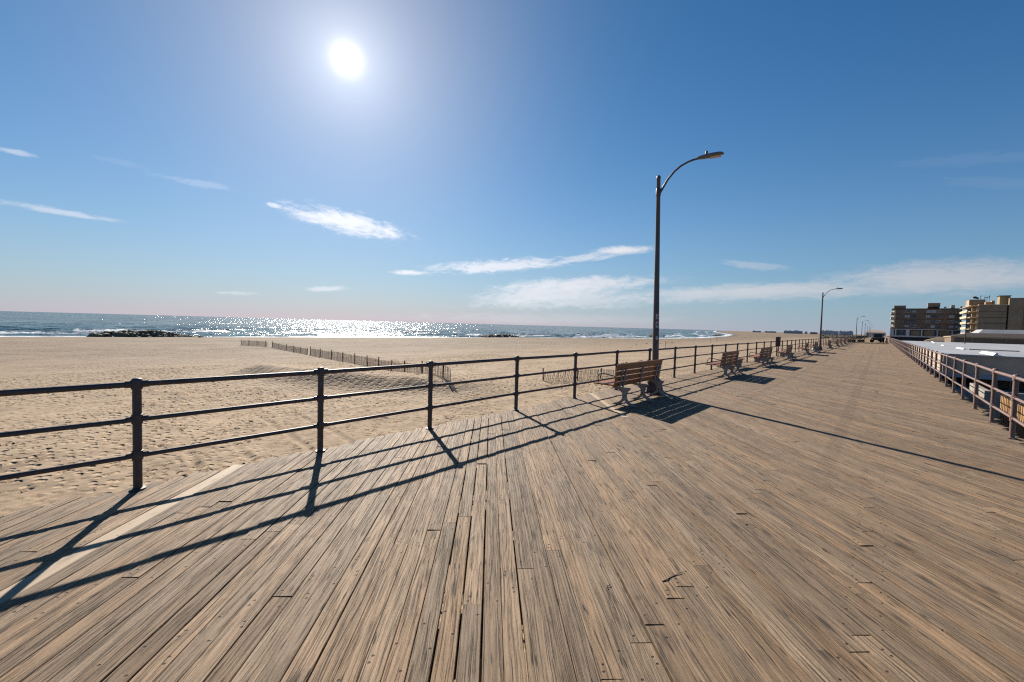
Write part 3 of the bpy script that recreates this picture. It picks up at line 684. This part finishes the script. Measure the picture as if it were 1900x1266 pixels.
# ------------------------------------------------------------------ groynes, poles, drift on the beach
def b_rock(t, i):
    P = t.new('ShaderNodeNewGeometry').outputs['Position']; n = t.noise(P, .8, 4, .65)
    t.put(i['Base Color'], t.mix(t.step(n, .35, .65), (.13, .11, .075), (.22, .19, .13))); i['Roughness'].default_value = .85; t.put(i['Normal'], t.bump(t.noise(P, 3, 4), .15))
M_ROCK = material('rock', b_rock)
def groyne(a, b, wid, hgt, n, label, seed):
    q = random.Random(seed); z0 = SEA-.1; r = MB(); ax, ay = a
    for k in range(n):
        s = q.random(); off = q.gauss(0, wid*.4); prof = (math.sin(math.pi*min(1, s*.9+.08))**.6)
        hh = hgt*prof*math.exp(-(off/wid)**2)
        x = (b[0]-a[0])*s; y = (b[1]-a[1])*s; L = math.hypot(*((b[0]-a[0]), (b[1]-a[1]))); nx, ny = -(b[1]-a[1])/L, (b[0]-a[0])/L
        r.rock((x+nx*off, y+ny*off, q.uniform(.2, 1)*hh), q.uniform(.4, .85), seed*1000+k)
    return tag(r.build('rock_groyne', M_ROCK, None, (ax, ay, z0)), label, 'groyne', 'rock groynes at the water edge')
groyne((-147, 5), (-150, 24), 3.0, 2.1, 420, 'long mossy rock groyne at the water edge on the left', 1)
groyne((-149, 24), (-128, 26), 1.4, .7, 130, 'low dark tail of rocks sloping into the surf on the left', 5)
groyne((-138, 132), (-137, 156), 2.4, 1.5, 170, 'small rock groyne in the surf, left of the near lamp post', 2)
groyne((-118, 280), (-150, 352), 3, 1.7, 190, 'low dark groyne in the surf right of the near lamp post', 3)
groyne((-128, 455), (-150, 560), 3.5, 1.4, 130, 'farthest thin dark groyne amid white surf', 4)
M_STICK = noise_mat('stake_wood', (.06, .045, .04), (.10, .07, .06), 6, .85)
for x, y, hh, lb in ((-38.2, 92.5, 1.9, 'thin stake on the open beach, left one of a pair'), (-38.6, 98.5, 1.9, 'thin stake on the open beach, right one of a pair'), (-49, 170, 2.2, 'far thin stake near the horizon, left of two'), (-49, 178, 2.4, 'far thin stake near the horizon, right of two')):
    zz = gz(x, y); m = MB(); m.tube([(0, 0, -.3), (.02, 0, hh*.6), (.05, 0, hh)], [.05, .045, .035], 8); tag(m.build('beach_stake', M_STICK, None, (x, y, zz)), lb, 'stake', 'stakes on the beach')
def drift(x0, x1, y0, y1, n, r, label, name='driftwood', seed=1):
    q = random.Random(seed); m = MB(); ox, oy = (x0+x1)/2, (y0+y1)/2; oz = gz(ox, oy)
    for k in range(n):
        x, y = q.uniform(x0, x1), q.uniform(y0, y1); m.rock((x-ox, y-oy, gz(x, y)-oz+r*.25), r*q.uniform(.5, 1.1), seed*500+k)
    tag(m.build(name, M_ROCK, None, (ox, oy, oz)), label, 'seaweed heap')
drift(-15.5, -13.2, 60.5, 68, 60, .42, 'dark purplish heap of weed just beyond the railing by the signboard', 'seaweed_heap', 3)
drift(-26, -24.5, 50, 61, 26, .16, 'thin scattered line of dark weed on the sand right of the lamp', 'seaweed_line', 4)
drift(-56, -54.8, 118, 150, 26, .22, 'long thin weed line far along the beach', 'seaweed_line', 5)

# signboard on its pole and a white bag
r = thing('signboard', 'dark rectangular signboard on a thin pole against the railing', 'sign', (-5.2, 33.4, .004))
MB().tube([(0, 0, 0), (0, 0, 1.45)], .032, 10).build('pole', M_POLE, r)
m = MB(); m.box((-.17, -.02, .78), (.17, .02, 1.42), rot=Matrix.Rotation(R(42), 3, 'Z'), c=(0, -.055, 1.1)); m.build('board', M_STICK, r, (0, -.02, 0), bevel=.01)
m = MB(); m.lathe([(.03, 0), (.15, .01), (.2, .09), (.19, .19), (.13, .28), (.05, .34), (.055, .38), (.02, .39)], n=12)
tag(m.build('plastic_bag', noise_mat('white_plastic', (.45, .45, .45), (.6, .6, .6), 8, .4, .03, 7), None, (-4.85, 50.9, .005)), 'small white tied bag on the deck before the second lamp post', 'bag')

# ------------------------------------------------------------------ works and clutter at the far end of the boardwalk
M_LUMB = noise_mat('new_lumber', (.30, .21, .12), (.38, .28, .16), 2, .8)
m = MB(); q = random.Random(9)
for k in range(26): y = 104+k*.27; m.box((-3.9+q.uniform(-.3, .3), y, .005+(k % 3)*.05), (1.2+q.uniform(-.4, .2), y+.24, .05+(k % 3)*.05))
tag(m.build('lumber_stack', M_LUMB), 'flat stack of pale new boards laid across the far boardwalk', 'lumber')
M_OR = noise_mat('orange_paint', (.26, .13, .07), (.32, .17, .09), 3, .6); M_BLK = noise_mat('machine_black', (.015, .015, .017), (.04, .04, .04), 3, .5); M_WIN = noise_mat('dark_glass', (.02, .025, .03), (.035, .045, .055), 2, .15); M_TYRE = noise_mat('rubber', (.012, .012, .012), (.025, .025, .025), 5, .9)
r = thing('tractor', 'black work tractor parked across the far end of the boardwalk', 'tractor', (-.35, 124, 0), R(78))
m = MB(); m.box((-1.0, -.9, .55), (.7, .9, 1.15)); m.box((-1.75, -.6, .5), (-1.0, .6, 1.05), taper=.9); m.build('body', M_BLK, r, bevel=.06)
m = MB(); m.box((-.45, -.75, 1.15), (.65, .75, 2.0), taper=.88); m.build('cab', M_BLK, r, bevel=.05)
m = MB(); m.box((-.3, -.72, 1.3), (.5, -.70, 1.85)); m.build('window', M_WIN, r)
for x, y, rr_ in ((-1.35, -.8, .36), (-1.35, .8, .36), (.35, -.98, .58), (.35, .98, .58)):
    wl = MB(); wl.tube([(x, y-.16, rr_), (x, y+.16, rr_)], rr_, 20); wl.build('wheel', M_TYRE, r)
m = MB(); m.tube([(.8, -.1, .7), (1.4, -.1, 1.5), (2.0, -.1, .9)], .08, 8); m.box((1.8, -.5, .25), (2.3, .4, .8), taper=.7); m.build('bucket', M_BLK, r)
r = thing('traffic_barrel', 'orange barrel post at the right edge of the far boardwalk', 'barrel', (.95, 112, 0))
MB().lathe([(.30, 0), (.30, .05), (.25, .08), (.22, 1.0), (.16, 1.06), (.14, 1.12)], n=16).build('drum', M_OR, r)
m = MB()
for z_ in (.35, .65): m.lathe([(.245-.02*z_, z_), (.243-.02*z_, z_+.12)], n=16)
m.build('band', noise_mat('white_band', (.5, .5, .5), (.6, .6, .6), 3, .5), r)
for k, (x, y, lb) in enumerate(((-4.4, 112, 'left one of the low crates of rubble at the far boardwalk end'), (-3.2, 117, 'right one of the low crates of rubble at the far boardwalk end'))):
    r = thing('rubble_crate', lb, 'crate', (x, y, .005), R(20*k), 'crates at the far end of the boardwalk')
    m = MB()
    for sx in (-1, 1): m.box((sx*.6-.03, -.5, 0), (sx*.6+.03, .5, .6)); m.box((-.57, sx*.5-.03, 0), (.57, sx*.5+.03, .58))
    m.build('box', M_FPOST, r); m = MB()
    for j in range(16): m.rock((q.uniform(-.45, .45), q.uniform(-.35, .35), q.uniform(.35, .68)), .18, 700+j+k*20)
    m.build('rubble', M_LUMB, r)

# ------------------------------------------------------------------ inland: yard, pavilion, houses, apartment blocks
def b_yard(t, i):
    P = t.new('ShaderNodeNewGeometry').outputs['Position']; n = t.noise(P, .3, 5, .65)
    t.put(i['Base Color'], t.mix(t.step(n, .35, .65), (.15, .14, .125), (.22, .20, .175))); i['Roughness'].default_value = .85; t.put(i['Normal'], t.bump(t.noise(P, 8, 3), .01))
m = MB(); m.add([(2.6, -40, -2.75), (1500, -40, -2.75), (1500, 1500, -2.75), (2.6, 1500, -2.75)], [(0, 1, 2, 3)])
struct(m.build('street', material('yard_asphalt', b_yard)))
M_ROOF = noise_mat('white_roof_membrane', (.27, .275, .285), (.33, .33, .335), .25, .6, .01, 3, detail=5, stretch=(1, .5, 1))
M_FASC = noise_mat('grey_fascia', (.36, .28, .22), (.42, .33, .26), .8, .7)
M_BLUE = noise_mat('pale_blue_trim', (.20, .25, .32), (.24, .29, .36), .8, .6)
M_TAN = noise_mat('tan_stucco', (.22, .165, .11), (.28, .21, .14), .6, .85, .01, 8)
M_TAN2 = noise_mat('tan_trim', (.33, .25, .16), (.38, .29, .19), 1, .8)
M_BRN = noise_mat('brown_shingle', (.035, .027, .023), (.055, .042, .035), 1.2, .9, .02, 12)
M_BRN2 = noise_mat('brown_siding', (.14, .10, .072), (.18, .13, .095), .8, .85, .02, 6, stretch=(1, 1, 8))
M_WHT = noise_mat('white_stucco', (.42, .42, .42), (.5, .5, .5), .3, .8)
# pavilion under a big flat white roof
r = thing('pavilion', 'long low pavilion with flat white roof beside the inland railing', 'pavilion', (4.3, 54.5, -2.746))
Z = 2.746
rf = MB(); rf.box((0, 0, Z+.08), (34, 112, Z+.2)); rf = rf.build('roof', M_ROOF, r)
m = MB(); m.box((.12, .12, Z-1.55), (33.9, 111.9, Z+.077)); m.build('fascia', M_FASC, r)
m = MB(); m.box((.0, .0, Z-1.9), (34, 112, Z-1.553)); m.build('trim', M_BLUE, r)
m = MB(); m.box((3.0, 2.5, 0), (33, 110, Z-1.903)); m.build('wall', M_BRN2, r)
for k in range(9):
    m = MB(); m.box((.25+k*3.9, .25, 0), (.55+k*3.9, .55, Z-1.903)); m.build('column', M_FPOST, r)
for k in range(16):
    m = MB(); m.box((.25, 6.5+k*6.6, 0), (.55, 6.8+k*6.6, Z-1.903)); m.build('column', M_FPOST, r)
# white sloped roof curbs, catching the sun
def curb(x, y, ln, w_, h_):
    m = MB(); x -= 4.3; y -= 54.5
    m.add([(x, y, Z+.2), (x+w_, y, Z+.2), (x+w_, y+ln, Z+.2), (x, y+ln, Z+.2), (x+w_*.65, y+.15, Z+.2+h_), (x+w_, y+.15, Z+.2+h_), (x+w_, y+ln-.3, Z+.2+h_), (x+w_*.65, y+ln-.3, Z+.2+h_)],
          [(0, 3, 2, 1), (4, 5, 6, 7), (0, 1, 5, 4), (1, 2, 6, 5), (2, 3, 7, 6), (3, 0, 4, 7)]); m.build('curb', M_WHT, rf)
for x, y, ln, w_, h_ in ((7.4, 54.6, 7, .3, .24), (7.7, 75, 7, .2, .18), (7.8, 97, 5, .15, .14), (8.9, 129, 6, .2, .14), (10.5, 157, 5, .25, .16)): curb(x, y, ln, w_, h_)
m = MB(); m.box((3.9, 20.7, Z+.202), (7.9, 21.1, Z+.32)); m.build('roof_step', M_FASC, rf)
M_CONC0 = noise_mat('pale_masonry', (.22, .20, .17), (.28, .255, .22), .6, .85, .01, 8)
# small timber enclosure and concrete wall below the railing
r = thing('timber_fence', 'sunlit orange board fence down below the inland railing', 'fence', (0, 0, -2.746))
m = MB()
for k in range(60): m.box((4.6+.02*(k % 2), 21.6+k*.165, .0), (4.63+.02*(k % 2), 21.6+k*.165+.158, 1.68+.03*math.sin(k*2.1)))
m.build('boards', noise_mat('orange_pine', (.24, .14, .065), (.32, .20, .095), 2, .75, .004, 20, stretch=(6, 6, 1)), r)
m = MB(); m.box((4.655, 21.6, .5), (4.72, 31.5, .6)); m.box((4.655, 21.6, 1.3), (4.72, 31.5, 1.4)); m.build('rail', M_FPOST, r)
m = MB(); m.box((4.4, 34, -2.746), (4.65, 39, -1.15)); m.box((4.655, 34, -2.746), (10, 34.25, -1.15)); tag(m.build('garden_wall', M_CONC0), 'low pale masonry wall below the inland railing, past the orange fence', 'wall')
r = thing('picnic_table', 'small orange picnic table down beside the pavilion', 'table', (3.6, 39, -2.746))
MB().box((-.4, -.9, .70), (.4, .9, .75)).build('table_top', M_LUMB, r)
for sx in (-1, 1):
    MB().box((sx*.65-.13, -.9, .42), (sx*.65+.13, .9, .46)).build('seat', M_LUMB, r)
    MB().box((-.75, sx*.6-.04, 0), (.75, sx*.6+.04, .1)).box((-.05, sx*.6-.04, .1), (.05, sx*.6+.04, .70)).build('leg', M_LUMB, r)
# hip-roofed tan house
def hip(m, x0, y0, x1, y1, z0, z1, inx, iny):
    m.add([(x0, y0, z0), (x1, y0, z0), (x1, y1, z0), (x0, y1, z0), (x0+inx, y0+iny, z1), (x1-inx, y0+iny, z1), (x1-inx, y1-iny, z1), (x0+inx, y1-iny, z1)], [(3, 2, 1, 0), (4, 5, 6, 7), (0, 1, 5, 4), (1, 2, 6, 5), (2, 3, 7, 6), (3, 0, 4, 7)])
r = thing('bathhouse', 'low tan building with dark brown hip roof behind the white roof', 'building', (17, 190, -2.746))
m = MB(); m.box((0, 0, 0), (26, 20, 4.25)); m.build('wall', M_BRN2, r)
m = MB(); m.box((-.3, -.3, 4.253), (26.3, 20.3, 4.62)); m.build('fascia', M_TAN2, r)
m = MB(); hip(m, -.4, -.4, 26.4, 20.4, 4.623, 5.85, 5.2, 6); m.build('roof', M_BRN, r)
m = MB(); m.box((-.25, -.2, 0), (.5, -.003, 4.25)); m.build('pilaster', M_TAN2, r)
for x in (4.2, 11): MB().box((x, -.12, 0), (x+.3, -.003, 4.25)).build('pilaster', M_TAN, r)
MB().box((15.2, -.1, 1.6), (17.3, -.003, 3.6)).build('door', M_BLUE, r)
# long white low block behind it
r = thing('low_block', 'long low white block in front of the right apartment building', 'building', (31, 262, -2.746))
m = MB(); m.box((0, 0, 0), (60, 20, 5.2)); m.build('wall', M_FASC, r); m = MB(); m.add([(-1.5, -4, 5.0), (60, -4, 5.0), (60, 0, 7.9), (1.2, 0, 7.9), (-1.5, 20, 5.0), (60, 20, 5.0), (60, 16, 7.9), (1.2, 16, 7.9)], [(0, 1, 2, 3), (3, 2, 6, 7), (4, 7, 6, 5), (0, 3, 7, 4), (1, 5, 6, 2), (0, 4, 5, 1)]); m.build('roof', M_ROOF, r)
MB().box((24, -1.5, 6.0), (24.5, -1, 8.2)).build('vent', M_FASC, r)
# three small tent-roofed cabanas
for k, (x, y, w_, lb) in enumerate(((13.8, 232, 8.5, 'left one of the pale pyramid cabana roofs'), (23.5, 228, 9, 'right one of the pale pyramid cabana roofs'))):
    r = thing('cabana', lb, 'cabana', (x, y, -2.746), 0, 'cabanas with pyramid roofs')
    MB().box((0, 0, 0), (w_, 6, 2.6)).build('wall', M_BRN2, r); m = MB(); hip(m, -.4, -.4, w_+.4, 6.4, 2.603, 4.3, w_/2-.2, 2.9); m.build('roof', M_TAN, r)
m = MB(); m.tube([(0, 0, 0), (0, 0, 10.6)], .09, 8); tag(m.build('flagpole', M_DARK, None, (14.8, 142, -2.7)), 'thin bare pole rising in front of the tan building', 'pole')

M_BRICK = noise_mat('brown_brick', (.135, .105, .088), (.165, .125, .10), .5, .85, .01, 10)
M_BRICKD = noise_mat('band_line', (.055, .042, .036), (.07, .052, .042), .5, .85)
M_CONC = noise_mat('tan_concrete', (.19, .15, .105), (.23, .18, .13), .4, .85, .01, 8)
M_BAL = noise_mat('balcony_cream', (.45, .36, .25), (.52, .42, .30), .8, .8)
M_GLASS = noise_mat('window_glass', (.03, .04, .055), (.09, .12, .16), .7, .2)
M_GLASSL = noise_mat('curtained_window', (.20, .24, .28), (.32, .36, .40), .9, .4)
M_GRW = noise_mat('grey_white_wall', (.42, .43, .47), (.5, .51, .55), .4, .8)
def windows(parent, x0, y, z0, cols, rows, w_, h_, dx, dz_, seed):
    q = random.Random(seed)
    for rrow in range(rows):
        for c_ in range(cols):
            mt = M_GLASSL if q.random() < .45 else M_GLASS
            x = x0+c_*dx; z_ = z0+rrow*dz_
            f = MB().box((x, y-.10, z_), (x+w_, y-.003, z_+h_)).build('window', M_GRW if q.random() < .4 else M_GLASS, parent)
            MB().box((x+.12, y-.14, z_+.12), (x+w_*.5-.05, y-.102, z_+h_-.12)).box((x+w_*.5+.05, y-.14, z_+.12), (x+w_-.12, y-.102, z_+h_-.12)).build('pane', mt, f)
FZ, FH = 8.55, 2.95
r = thing('apartment_building', 'brown brick apartment block with cream balconies at its sea end, left of the two', 'building', (4.5, 345, -2.746))
m = MB(); m.box((1.9, 0, FZ), (29.6, 16, FZ+4*FH)); m.build('wall', M_BRICK, r)
m = MB()
for k in range(1, 4): m.box((1.88, -.05, FZ+k*FH-.12), (29.59, .0-.002, FZ+k*FH+.06))
m.build('band', M_BRICKD, r)
MB().box((.2, -.4, FZ+4*FH+.003), (29.6, 16.4, FZ+4*FH+.45)).build('roof', M_BRICKD, r)
for k in range(4):
    b_ = MB().box((-.1, -.5, FZ+k*FH-.15), (1.897, 15, FZ+k*FH+.05)).build('balcony', M_BRICKD, r)
    MB().box((-.12, -.52, FZ+k*FH+.053), (1.89, -.42, FZ+k*FH+1.15)).box((-.12, -.41, FZ+k*FH+.053), (-.02, 15, FZ+k*FH+1.15)).build('parapet', M_BAL, b_)
    MB().box((1.2, 0, FZ+k*FH+.053), (1.895, 14, FZ+(k+1)*FH-.16)).build('side_wall', M_BAL, r)
windows(r, 6.1, 0, FZ+.85, 2, 4, 2.2, 1.55, 2.75, FH, 1); windows(r, 15.2, 0, FZ+.85, 3, 4, 1.8, 1.45, 2.1, FH, 2); windows(r, 24.6, 0, FZ+.85, 2, 4, 2.1, 1.45, 2.5, FH, 3)
m = MB(); m.box((0, 1, 4.0), (29.6, 16, FZ-.16)); m.build('base', M_GLASS, r)
m = MB(); m.box((-.1, -.3, 3.6), (29.6, .6, 4.35)); m.box((-.1, -.3, FZ-.55), (29.6, .6, FZ-.163)); m.build('ledge', M_GRW, r)
for k, x in enumerate((0, 2.2, 7.0, 13.5, 20.0, 26.0)): MB().box((x, -.28, 4.353), (x+(1.6 if k in (0, 2) else .55), .58, FZ-.553)).build('column', M_GRW, r)
for k, x in enumerate((9.2, 15, 21.4)): MB().box((x, .62, 4.5), (x+4, .98, FZ-1.0)).build('curtain', M_CONC, r)
MB().box((0, .1, 0), (29.6, 15, 3.55)).build('plinth', noise_mat('blue_black_wall', (.02, .025, .035), (.035, .04, .055), .5, .7), r)
Zt = FZ+4*FH+.45
MB().box((1.1, 1, Zt+.003), (6.4, 6, Zt+1.9)).build('penthouse', M_CONC, r)
MB().box((15.9, 2, Zt+.003), (20.7, 7, Zt+.95)).build('penthouse_base', M_BRN, r); MB().box((15.8, 1.9, Zt+.953), (20.9, 7.1, Zt+3.3)).build('penthouse', M_CONC, r)
MB().box((25.3, 2, Zt+.003), (26.8, 4, Zt+2.0)).build('vent', M_FASC, r); MB().tube([(22.8, 2, Zt+.2), (22.8, 2, Zt+.7), (23.4, 2, Zt+.8)], .4, 8).build('vent', M_FASC, r)
MB().tube([(29.2, 2, Zt-.2), (29.4, 2, Zt+1.2)], .4, 8).build('vent', M_DARK, r)

r = thing('apartment_building', 'tan concrete apartment block with long sunlit balconies, right of the two', 'building', (34.1, 306, -2.746))
m = MB(); m.box((1.6, 0, 4), (10.7, 38, FZ+4*FH)); m.build('wall', M_CONC, r)
m = MB()
for k in range(0, 4): m.box((1.55, -.06, FZ+k*FH-.1), (10.69, -.002, FZ+k*FH+.08))
m.build('band', M_BRICKD, r)
for k in range(-1, 5):
    b_ = MB().box((-1.2, -.2, FZ+k*FH-.12), (1.597, 38.5, FZ+k*FH+.1)).build('balcony', M_BAL, r)
    if k < 4: MB().box((-1.25, 9, FZ+k*FH+.103), (-1.12, 38.5, FZ+k*FH+1.1)).box((.9, -.22, FZ+k*FH+.103), (1.55, -.1, FZ+k*FH+1.3)).build('parapet', M_BAL, b_)
for k in range(-1, 4):
    MB().box((.2, 7, FZ+k*FH+.103), (1.597, 8.9, FZ+(k+1)*FH-.123)).build('side_wall', M_CONC, r)
    for j in range(6): MB().box((1.45, 10+j*4.7, FZ+k*FH+.2), (1.597, 13+j*4.7, FZ+k*FH+2.3)).build('window', M_GLASS, r)
Zt = FZ+4*FH
MB().box((1.6, -.1, Zt+.103), (10.8, 38, Zt+.4)).build('roof', M_BAL, r)
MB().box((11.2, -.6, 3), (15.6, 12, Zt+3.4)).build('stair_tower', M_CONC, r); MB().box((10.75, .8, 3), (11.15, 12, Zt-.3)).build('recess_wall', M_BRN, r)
MB().box((15.65, 1.5, 3), (34, 14, Zt+1.5)).build('wing', M_CONC, r); MB().box((15.65, 1.4, Zt+1.503), (34, 14, Zt+1.75)).build('wing_roof', M_BRICKD, r)
MB().box((-2.0+2.0, 16, Zt+.403), (5.6, 30, Zt+3.9)).build('penthouse', M_CONC, r); MB().box((-.05, 17, Zt+.5), (-.003, 18.5, Zt+3.6)).box((-.05, 21, Zt+.5), (-.003, 23.5, Zt+3.6)).build('panel', M_BAL, r)
MB().box((5.0, 10, Zt+.403), (7, 15, Zt+2.2)).build('roof_hut', M_OR, r)
MB().box((10.0-1.4, 3, Zt+.403), (12.9-.95, 9, Zt+4.6)).build('lift_house', noise_mat('ochre_wall', (.22, .17, .095), (.27, .21, .12), .7, .8), r); MB().box((8.3, 2.8, Zt+4.603), (12.2, 9.2, Zt+4.9)).build('lift_house_roof', M_DARK, r)
MB().box((7.2, 12, Zt+.403), (8.3, 15, Zt+3.0)).build('roof_hut', M_TAN2, r)
for k, (x, hh, rr_) in enumerate(((2.0, 1.9, .65), (2.9, 1.2, .5), (4.0, 2.4, .10), (5.4, 2.0, .35), (6.2, 1.5, .3), (7.0, 2.5, .12))):
    m = MB(); m.tube([(x, 17, Zt+2.5), (x, 17, Zt+3.9+hh*.55)], .06, 6); m.rock((x, 17, Zt+3.9+hh*.6), rr_+.18, 900+k); m.tube([(x, 17, Zt+3.9), (x+.1, 17, Zt+3.9+hh)], .07, 6); m.build('antenna', M_DARK, r)

# far houses behind the works, and the distant shore
r = thing('beach_house', 'small bluish house beyond the far end of the boardwalk', 'house', (-9.5, 470, -2.7))
MB().box((0, 0, 0), (13, 10, 6.2)).build('wall', M_GRW, r); m = MB(); hip(m, -.4, -.4, 13.4, 10.4, 6.203, 8.4, 3, 4.9); m.build('roof', M_FASC, r)
for x in (1.2, 4.6, 8, 11): MB().box((x, -.1, 3.6), (x+1.1, -.003, 5.2)).build('window', M_GLASS, r)
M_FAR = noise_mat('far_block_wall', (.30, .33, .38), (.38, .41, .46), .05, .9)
M_FARR = noise_mat('far_brick', (.30, .19, .15), (.34, .24, .2), .05, .9)
def far_px(xp, dist):          # ground place of a far building, from its bearing along the shore
    d = sky_dir(xp, 620); k = dist/math.hypot(d.x, d.y); return d.x*k, d.y*k
FB = [(1454, 1489, 7.0, 1900, 'widest bluish slab on the distant shore, left of the second lamp', 3), (1493, 1498, 6, 1950, 'small block on the distant shore beside the wide slab', 1), (1503, 1517, 4, 1900, 'low reddish strip of houses left of the second lamp', 1),
      (1522, 1556, 9.5, 1700, 'grey strip of far apartments right of the second lamp', 3), (1557, 1583, 9.0, 1650, 'far apartments just left of the third lamp', 2), (1396, 1412, 3.2, 2600, 'faint leftmost low roofs on the distant shore', 2), (1419, 1440, 3.4, 2500, 'faint low roofs on the distant shore, second from left', 2)]
for x0, x1, hh, dd, lb, n in FB:
    a = far_px(x0, dd); b = far_px(x1, dd); ang = math.atan2(b[1]-a[1], b[0]-a[0]); L = math.dist(a, b)
    r = thing('distant_building', lb, 'building', (a[0], a[1], -4), ang, 'buildings on the distant shore')
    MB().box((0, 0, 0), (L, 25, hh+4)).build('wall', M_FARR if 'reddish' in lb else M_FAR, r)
    m = MB(); q = random.Random(int(x0))
    for k in range(n*3): u0 = q.uniform(0, L*.85); m.box((u0, 3, hh+4.003), (u0+L*q.uniform(.05, .14), 20, hh+4+q.uniform(.8, 2.4)+.001*k))
    m.build('roof', M_FAR, r)
# low scrub in front of the distant houses
def b_scrub(t, i):
    P = t.new('ShaderNodeNewGeometry').outputs['Position']; t.put(i['Base Color'], t.mix(t.noise(P, .3, 4), (.07, .05, .035), (.13, .09, .06))); i['Roughness'].default_value = .95
m = MB(); q = random.Random(77); M_SCRUB = material('dry_scrub', b_scrub)
for k in range(900):
    xp = q.uniform(1525, 1650); dd = q.uniform(480, 1400); x, y = far_px(xp, dd)
    if x > -8 and dd < 600: continue
    m.rock((x, y, -2.6), q.uniform(1.0, 2.3), 5000+k)
tag(m.build('dune_scrub', M_SCRUB), 'band of low brown scrub along the far dunes', 'scrub', kind='stuff')

# twigs blown onto the boards
def twig(px, label, ln, ang, r_=.006, z_=.012):
    m = MB(); q = random.Random(int(ln*1000)); c, s_ = math.cos(ang), math.sin(ang)
    pts = [(c*ln*(k/5-.5)+q.gauss(0, .006), s_*ln*(k/5-.5)+q.gauss(0, .006), z_+.003*math.sin(k*1.9)) for k in range(6)]
    m.tube(pts, [r_, r_, r_*.9, r_*.8, r_*.6, r_*.35], 6); m.tube([pts[3], (pts[3][0]-s_*ln*.12, pts[3][1]+c*ln*.12, z_+.008)], [r_*.6, r_*.3], 5)
    tag(m.build('twig', M_STICK, None, (*px, 0)), label, 'twig', 'twigs lying on the boards')
twig((-1.02, 2.93), 'longest dark twig lying across the boards in the middle foreground', .24, R(73), .0035, .004)
twig((-.81, 4.21), 'short dark twig on the boards, beyond the longest twig', .08, R(40), .003, .004)
twig((-2.09, 5.59), 'small bent twig on the boards before the bench shadow', .10, R(15), .003, .004)
twig((-1.3, 2.5), 'tiny curled twig on the boards, nearest to the bottom edge', .05, R(100), .003, .004)
